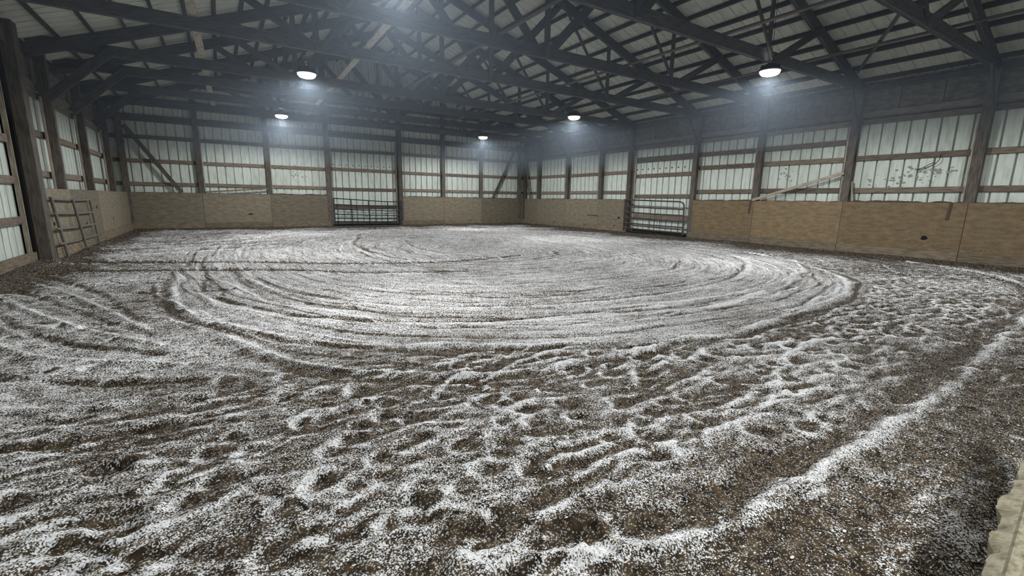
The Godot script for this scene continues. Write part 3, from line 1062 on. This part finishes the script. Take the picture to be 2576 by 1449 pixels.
func make_gates() -> void:
	# far gate, its top rail bowed
	var z := -22.72
	var t := thing("pipe_gate", Vector3(6.1, 0.1, z), "dark blue-grey pipe gate with bowed rails across the far doorway", "gate")
	var m: Material = mats["gate_blue"]
	var left := [1.34, 1.06, 0.84, 0.6, 0.41, 0.26, 0.13]
	var right := [1.24, 1.0, 0.78, 0.54, 0.37, 0.23, 0.13]
	for k in 7:
		var l: float = left[k]
		var r: float = right[k]
		var sag := 0.05 * (1.0 - k / 6.0)
		rail(t, "rail", curve3([Vector3(4.47, l, z), Vector3(5.6, lerpf(l, r, 0.35) - sag * 0.5, z), Vector3(7.0, lerpf(l, r, 0.8) - sag, z), Vector3(7.72, r, z)]), 0.024, m)
	for q in [[4.47, 1.36], [7.72, 1.27]]:
		rail(t, "end_post", [Vector3(q[0], 0.1, z), Vector3(q[0], q[1], z)], 0.026, m)
	for q in [[5.28, 5.25, 1.29], [6.09, 6.07, 1.23], [6.98, 7.02, 1.18]]:
		rail(t, "stay", [Vector3(q[0], 0.12, z + 0.045), Vector3(q[1], q[2], z + 0.045)], 0.024, m)
	# gate in the side wall, rusty, rounded top corner
	var x := 15.08
	t = thing("tube_gate", Vector3(x, 0.1, -12.95), "rusty tube gate with one rounded corner across the side doorway", "gate")
	m = mats["gate_rust"]
	rail(t, "frame", curve3([Vector3(x, 1.47, -14.52), Vector3(x, 1.44, -13.0), Vector3(x, 1.415, -11.7)]) + [Vector3(x, 1.405, -11.58), Vector3(x, 1.37, -11.48), Vector3(x, 1.3, -11.43), Vector3(x, 1.2, -11.41), Vector3(x, 0.13, -11.38)], 0.03, m)
	for q in [[1.18, 1.12], [0.94, 0.885], [0.69, 0.65], [0.47, 0.43], [0.25, 0.22]]:
		rail(t, "rail", [Vector3(x, q[0], -14.52), Vector3(x, (q[0] + q[1]) / 2 - 0.01, -12.9), Vector3(x, q[1], -11.4)], 0.029, m)
	rail(t, "end_post", [Vector3(x, 0.12, -14.5), Vector3(x, 1.47, -14.5)], 0.026, m)
	rail(t, "stay", [Vector3(x - 0.03, 0.2, -13.02), Vector3(x - 0.03, 1.47, -12.98)], 0.013, m)
	rail(t, "stay", [Vector3(x - 0.03, 0.2, -12.78), Vector3(x - 0.03, 1.15, -12.76)], 0.013, m)
	# worn gate that leans on the near kickboards
	t = thing("gate_panel", Vector3(-2.92, 0.05, -14.6), "weathered grey gate panel propped against the plywood beside the tall door", "gate")
	m = mats["gate_grey"]
	var g := func(y: float, zz: float) -> Vector3: return Vector3(-2.895 - 0.02 * y, y, zz)
	for q in [[1.26, 1.22], [0.97, 0.9], [0.65, 0.59], [0.34, 0.3]]:
		rail(t, "rail", [g.call(q[0], -12.95), g.call((q[0] + q[1]) / 2 - 0.015, -14.4), g.call(q[1], -16.25)], 0.024, m)
	rail(t, "upright", [g.call(1.3, -12.95), g.call(0.04, -13.35)], 0.03, m)
	rail(t, "upright", [g.call(1.24, -14.3) + Vector3(0.05, 0, 0), g.call(0.12, -14.75) + Vector3(0.05, 0, 0)], 0.027, m)
	rail(t, "upright", [g.call(1.24, -16.23), g.call(0.08, -16.42)], 0.026, m)


func curve3(pts: Array, n := 4) -> Array:
	var c := Curve3D.new()
	for k in pts.size():
		var before: Vector3 = pts[maxi(k - 1, 0)]
		var after: Vector3 = pts[mini(k + 1, pts.size() - 1)]
		c.add_point(pts[k], (before - after) / 6.0, (after - before) / 6.0)
	var out := []
	for k in (pts.size() - 1) * n:
		out.append(c.sample(k / n, float(k % n) / n))
	out.append(pts[-1])
	return out


# ---------------------------------------------------------------- loose and bracing timber
func lone(called: String, label: String, category: String, a: Vector3, b: Vector3, h: float, w: float, kind: String, up := Vector3.UP, group := "") -> void:
	var o := beam(self, called, a, b, h, w, mat(kind), up)
	o.name = numbered(called)
	tag(o, label, category, group)


func make_loose_timber() -> void:
	var out := Vector3(0, 0, 1)
	lone("diagonal_brace", "long dark plank slanting down the far wall beside the left-hand corner", "brace", Vector3(-2.84, 3.95, ZB + 0.03), Vector3(-1.3, 1.49, ZB + 0.03), 0.15, 0.04, "post_wood", Vector3(1, 0, 0))
	lone("diagonal_brace", "plank slanting from the far right corner post down the gable wall", "brace", Vector3(14.55, 4.1, ZB + 0.03), Vector3(13.15, 1.49, ZB + 0.03), 0.14, 0.04, "post_wood", Vector3(1, 0, 0))
	lone("diagonal_brace", "plank slanting from the far right corner post down the side wall", "brace", Vector3(XR - 0.06, 4.1, -22.7), Vector3(XR - 0.06, 1.49, -22.0), 0.14, 0.04, "post_wood", Vector3(0, 0, 1))
	lone("loose_plank", "thin board lying aslant on the far ledge beside the first gable post", "plank", Vector3(-0.5, 1.52, ZB + 0.0), Vector3(1.8, 1.72, ZB + 0.0), 0.06, 0.03, "girt_wood")
	lone("leaning_plank", "pale weathered plank leaning across the side wall between two posts", "plank", Vector3(XR - 0.03, 1.5, -8.8), Vector3(XR - 0.03, 2.29, -6.2), 0.09, 0.04, "pale_wood")
	lone("loose_stick", "short grey stick standing on the ledge beside a side wall post", "stick", Vector3(XR + 0.05, 1.49, -5.92), Vector3(XR + 0.1, 2.05, -6.02), 0.05, 0.03, "pale_wood", Vector3(0, 0, 1))
	# runners laid along the bottom chords
	var y := CHORD_Y + 0.262
	lone("lateral_brace", "pale runner board lying across the truss chords near the tall door side", "brace", Vector3(-0.2, y, -8.2), Vector3(0.08, y, -21.4), 0.04, 0.15, "pale_wood", Vector3.UP, "runners over the truss chords")
	lone("lateral_brace", "pale runner board lying across the truss chords behind the left row of lamps", "brace", Vector3(3.05, y, -8.2), Vector3(3.36, y, -21.4), 0.04, 0.15, "pale_wood", Vector3.UP, "runners over the truss chords")
	lone("lateral_brace", "grey runner board along the middle of the truss chords beside the king posts", "brace", Vector3(5.15, y, -3.4), Vector3(5.2, y, -21.4), 0.04, 0.1, "post_wood", Vector3.UP, "runners over the truss chords")
	lone("lateral_brace", "grey runner board along the truss chords left of the right row of lamps", "brace", Vector3(8.92, y, -3.4), Vector3(8.78, y, -21.4), 0.04, 0.1, "post_wood", Vector3.UP, "runners over the truss chords")
	lone("lateral_brace", "grey runner board along the truss chords closest to the long side wall", "brace", Vector3(12.0, y, -1.2), Vector3(12.3, y, -21.4), 0.04, 0.1, "post_wood", Vector3.UP, "runners over the truss chords")
	lone("wind_brace", "dark plank running aslant from one truss heel to the nearest truss chord", "brace", Vector3(14.5, 4.83, -5.95), Vector3(10.3, 4.83, -3.62), 0.09, 0.04, "truss_wood")
	var tw := thing("twine_loop", Vector3(XR, 2.6, -4.35), "loop of dark twine hanging from the side wall girt over the mud splashes", "twine")
	rail(tw, "twine", curve3([Vector3(XR + 0.16, 2.66, -4.2), Vector3(XR + 0.13, 2.5, -4.22), Vector3(XR + 0.13, 2.36, -4.4), Vector3(XR + 0.15, 2.3, -4.62), Vector3(XR + 0.15, 2.36, -4.5), Vector3(XR + 0.14, 2.48, -4.3)]), 0.008, mats["lamp_body"])
	# worn board edge beside the camera
	var o := ledge_board()
	tag(o, "worn pale board edge with chipped plywood at the lower right beside the camera", "board")


func ledge_board() -> Node3D:
	var t := thing("arena_board", Vector3(1.6, 0, -0.17), "", "")
	var a := Vector3(0.55, 0.74, -0.085)
	var b := Vector3(3.4, 0.74, -0.34)
	var along := (b - a).normalized()
	var across := along.cross(Vector3.UP).normalized()    # towards the camera side
	# chipped plywood face on the arena side, rail and cap behind it
	var st := SurfaceTool.new()
	st.begin(Mesh.PRIMITIVE_TRIANGLES)
	var n := 420
	var prev := []
	var nz := noise(14.0, 61, FastNoiseLite.TYPE_SIMPLEX_SMOOTH, 4)
	for k in n + 1:
		var f := float(k) / n
		var p := a.lerp(b, f)
		var s := f * a.distance_to(b)
		var chip := maxf(0.0, nz.get_noise_1d(s) - 0.05) * 0.025
		var splinter := 0.013 * exp(-pow((s - 0.86) / 0.05, 4.0)) + 0.008 * exp(-pow((s - 0.7) / 0.04, 4.0))
		var inner := p - across * (0.004 * nz.get_noise_1d(s * 2.0 + 40.0) - chip * 0.4 + splinter)
		var now := [Vector3(p.x, -0.1, p.z), Vector3(p.x, 0.69, p.z) - across * 0.002, inner + Vector3(0, -0.006 - chip, 0), p + across * 0.012 + Vector3(0, -chip * 0.4 + 0.001 * nz.get_noise_1d(s * 3.0), 0), p + across * 0.022 + Vector3(0, 0.004, 0), Vector3(p.x + across.x * 0.022, -0.1, p.z + across.z * 0.022)]
		if prev.size():
			for i in 5: quad(st, prev[i], prev[i + 1], now[i + 1], now[i])
		prev = now
	st.generate_normals()
	put(t, "plywood_face", st.commit(), mats["worn_board"][0])
	beam(t, "rail", a + across * 0.034 + Vector3(0, -0.071, 0), b + across * 0.034 + Vector3(0, -0.071, 0), 0.14, 0.026, mats["worn_board"][1])
	beam(t, "post", a.lerp(b, 0.5) + across * 0.095 + Vector3(0, -0.85, 0), a.lerp(b, 0.5) + across * 0.095 + Vector3(0, -0.02, 0), 0.1, 0.1, mat("post_wood"), Vector3(1, 0, 0))
	return t


# ---------------------------------------------------------------- lamps
func make_lamps() -> void:
	var labels := ["", "round high-bay lamp on the tall door side, bigger of the two seen there", "round high-bay lamp on the tall door side that hangs close to the far gable wall",
		"round high-bay lamp nearest the camera in the row by the long side wall", "round high-bay lamp in the middle of the row by the long side wall", "round high-bay lamp farthest off in the row by the long side wall"]
	labels[0] = "round high-bay lamp between the camera and the lamp on the tall door side"
	labels.append("added unseen round high-bay lamp above the camera that brightens the near sand")
	labels.append("added unseen round high-bay lamp behind the camera near the long side wall")
	for k in LAMP_SPOTS.size():
		var p: Vector3 = LAMP_SPOTS[k]
		var t := thing("high_bay_lamp", p, labels[k], "lamp", "high-bay lamps over the arena")
		var body := put(t, "housing", lathe([Vector2(0.0, 0.16), Vector2(0.05, 0.16), Vector2(0.07, 0.13), Vector2(0.1, 0.12), Vector2(0.12, 0.05), Vector2(0.22, 0.035), Vector2(0.235, 0.0), Vector2(0.225, -0.014), Vector2(0.2, -0.014)]), mats["lamp_body"], Transform3D(Basis(), p))
		put(t, "lens", lathe([Vector2(0.205, -0.008), Vector2(0.195, -0.05), Vector2(0.16, -0.085), Vector2(0.09, -0.105), Vector2(0.0, -0.11)]), mats["lamp_lens"], Transform3D(Basis(), p))
		for a in 12:
			var f := Basis(Vector3.UP, TAU * a / 12)
			var fin := put(body, "fin", sawn(0.09, 0.07, 0.008), mats["lamp_body"])
			fin.transform = Transform3D(f, f * Vector3(0.15, 0.075, 0))
		rail(t, "hook", [p + Vector3(0, 0.16, 0), p + Vector3(0, 0.2, 0), p + Vector3(0.02, 0.235, 0), p + Vector3(0, 0.26, 0), p + Vector3(-0.02, 0.245, 0)], 0.006, mats["steel"])
		rail(t, "cable", [p + Vector3(0, 0.255, 0), Vector3(p.x, roof_y(p.x) - 0.05, p.z)], 0.006, mats["lamp_body"])
		var l := SpotLight3D.new()
		l.name = "lamp_light"
		l.position = Vector3(0, -0.13, 0)
		l.rotation = Vector3(-PI / 2, 0, 0)
		l.spot_angle = 86.0
		l.spot_angle_attenuation = 0.25
		l.spot_range = 60.0
		l.spot_attenuation = 2.0
		l.light_size = 0.17
		l.light_color = Color(0.985, 0.995, 1.0)
		l.light_energy = LAMP_ENERGY
		l.shadow_enabled = true
		t.add_child(l)


# ---------------------------------------------------------------- small things
func make_small_things() -> void:
	# flakes that lie on top, near the camera
	var mesh := flake()
	var mm := MultiMesh.new()
	mm.transform_format = MultiMesh.TRANSFORM_3D
	mm.mesh = mesh
	mm.instance_count = 60000
	for k in mm.instance_count:
		var z := -rng.randf() * rng.randf() * 4.6 - 0.2
		var x := rng.randf_range(-1.9, 5.0 - 0.3 * z)
		var b := Basis.from_euler(Vector3(rng.randf_range(-0.5, 0.5), rng.randf() * TAU, rng.randf_range(-0.5, 0.5)))
		var s := 0.0013 * exp(rng.randf() * rng.randf() * rng.randf() * 2.2)
		mm.set_instance_transform(k, Transform3D(b.scaled(Vector3(s * rng.randf_range(1.0, 2.0), s * 0.5, s * rng.randf_range(0.6, 1.0))), Vector3(x, ground_y(x, z) + 0.003, z)))
	var o := MultiMeshInstance3D.new()
	o.name = "white_flakes"
	o.multimesh = mm
	o.material_override = mats["white_flake"]
	add_child(o)
	tag(o, "loose white flakes lying on the near sand", "flakes", "", "stuff")
	# straw
	mm = MultiMesh.new()
	mm.transform_format = MultiMesh.TRANSFORM_3D
	mm.mesh = tube([Vector3(-0.5, 0, 0), Vector3(-0.1, 0.03, 0.01), Vector3(0.5, 0, 0)], 0.02, 5)
	mm.instance_count = 130
	for k in mm.instance_count:
		var x := rng.randf_range(-0.9, 4.4)
		var z := rng.randf_range(-2.6, -0.3)
		var l := rng.randf_range(0.03, 0.08)
		mm.set_instance_transform(k, Transform3D(Basis.from_euler(Vector3(0, rng.randf() * TAU, rng.randf_range(-0.25, 0.25))).scaled(Vector3(l, 0.04, 0.04)), Vector3(x, ground_y(x, z) + 0.008, z)))
	o = MultiMeshInstance3D.new()
	o.name = "straw"
	o.multimesh = mm
	o.material_override = mats["straw"]
	add_child(o)
	tag(o, "stray stems of straw lying on the near sand", "straw", "", "stuff")


func flake() -> ArrayMesh:
	var st := SurfaceTool.new()
	st.begin(Mesh.PRIMITIVE_TRIANGLES)
	var ring := []
	for k in 6:
		var a := TAU * k / 6
		ring.append(Vector3(cos(a) * [1.0, 0.8, 1.1, 0.9, 1.0, 0.7][k], 0, sin(a) * [1.0, 0.9, 0.8, 1.1, 0.9, 1.0][k]))
	for k in 6:
		tri(st, Vector3(0, 0.5, 0), ring[k], ring[(k + 1) % 6])
		tri(st, Vector3(0, -0.4, 0), ring[(k + 1) % 6], ring[k])
	st.generate_normals()
	return st.commit()
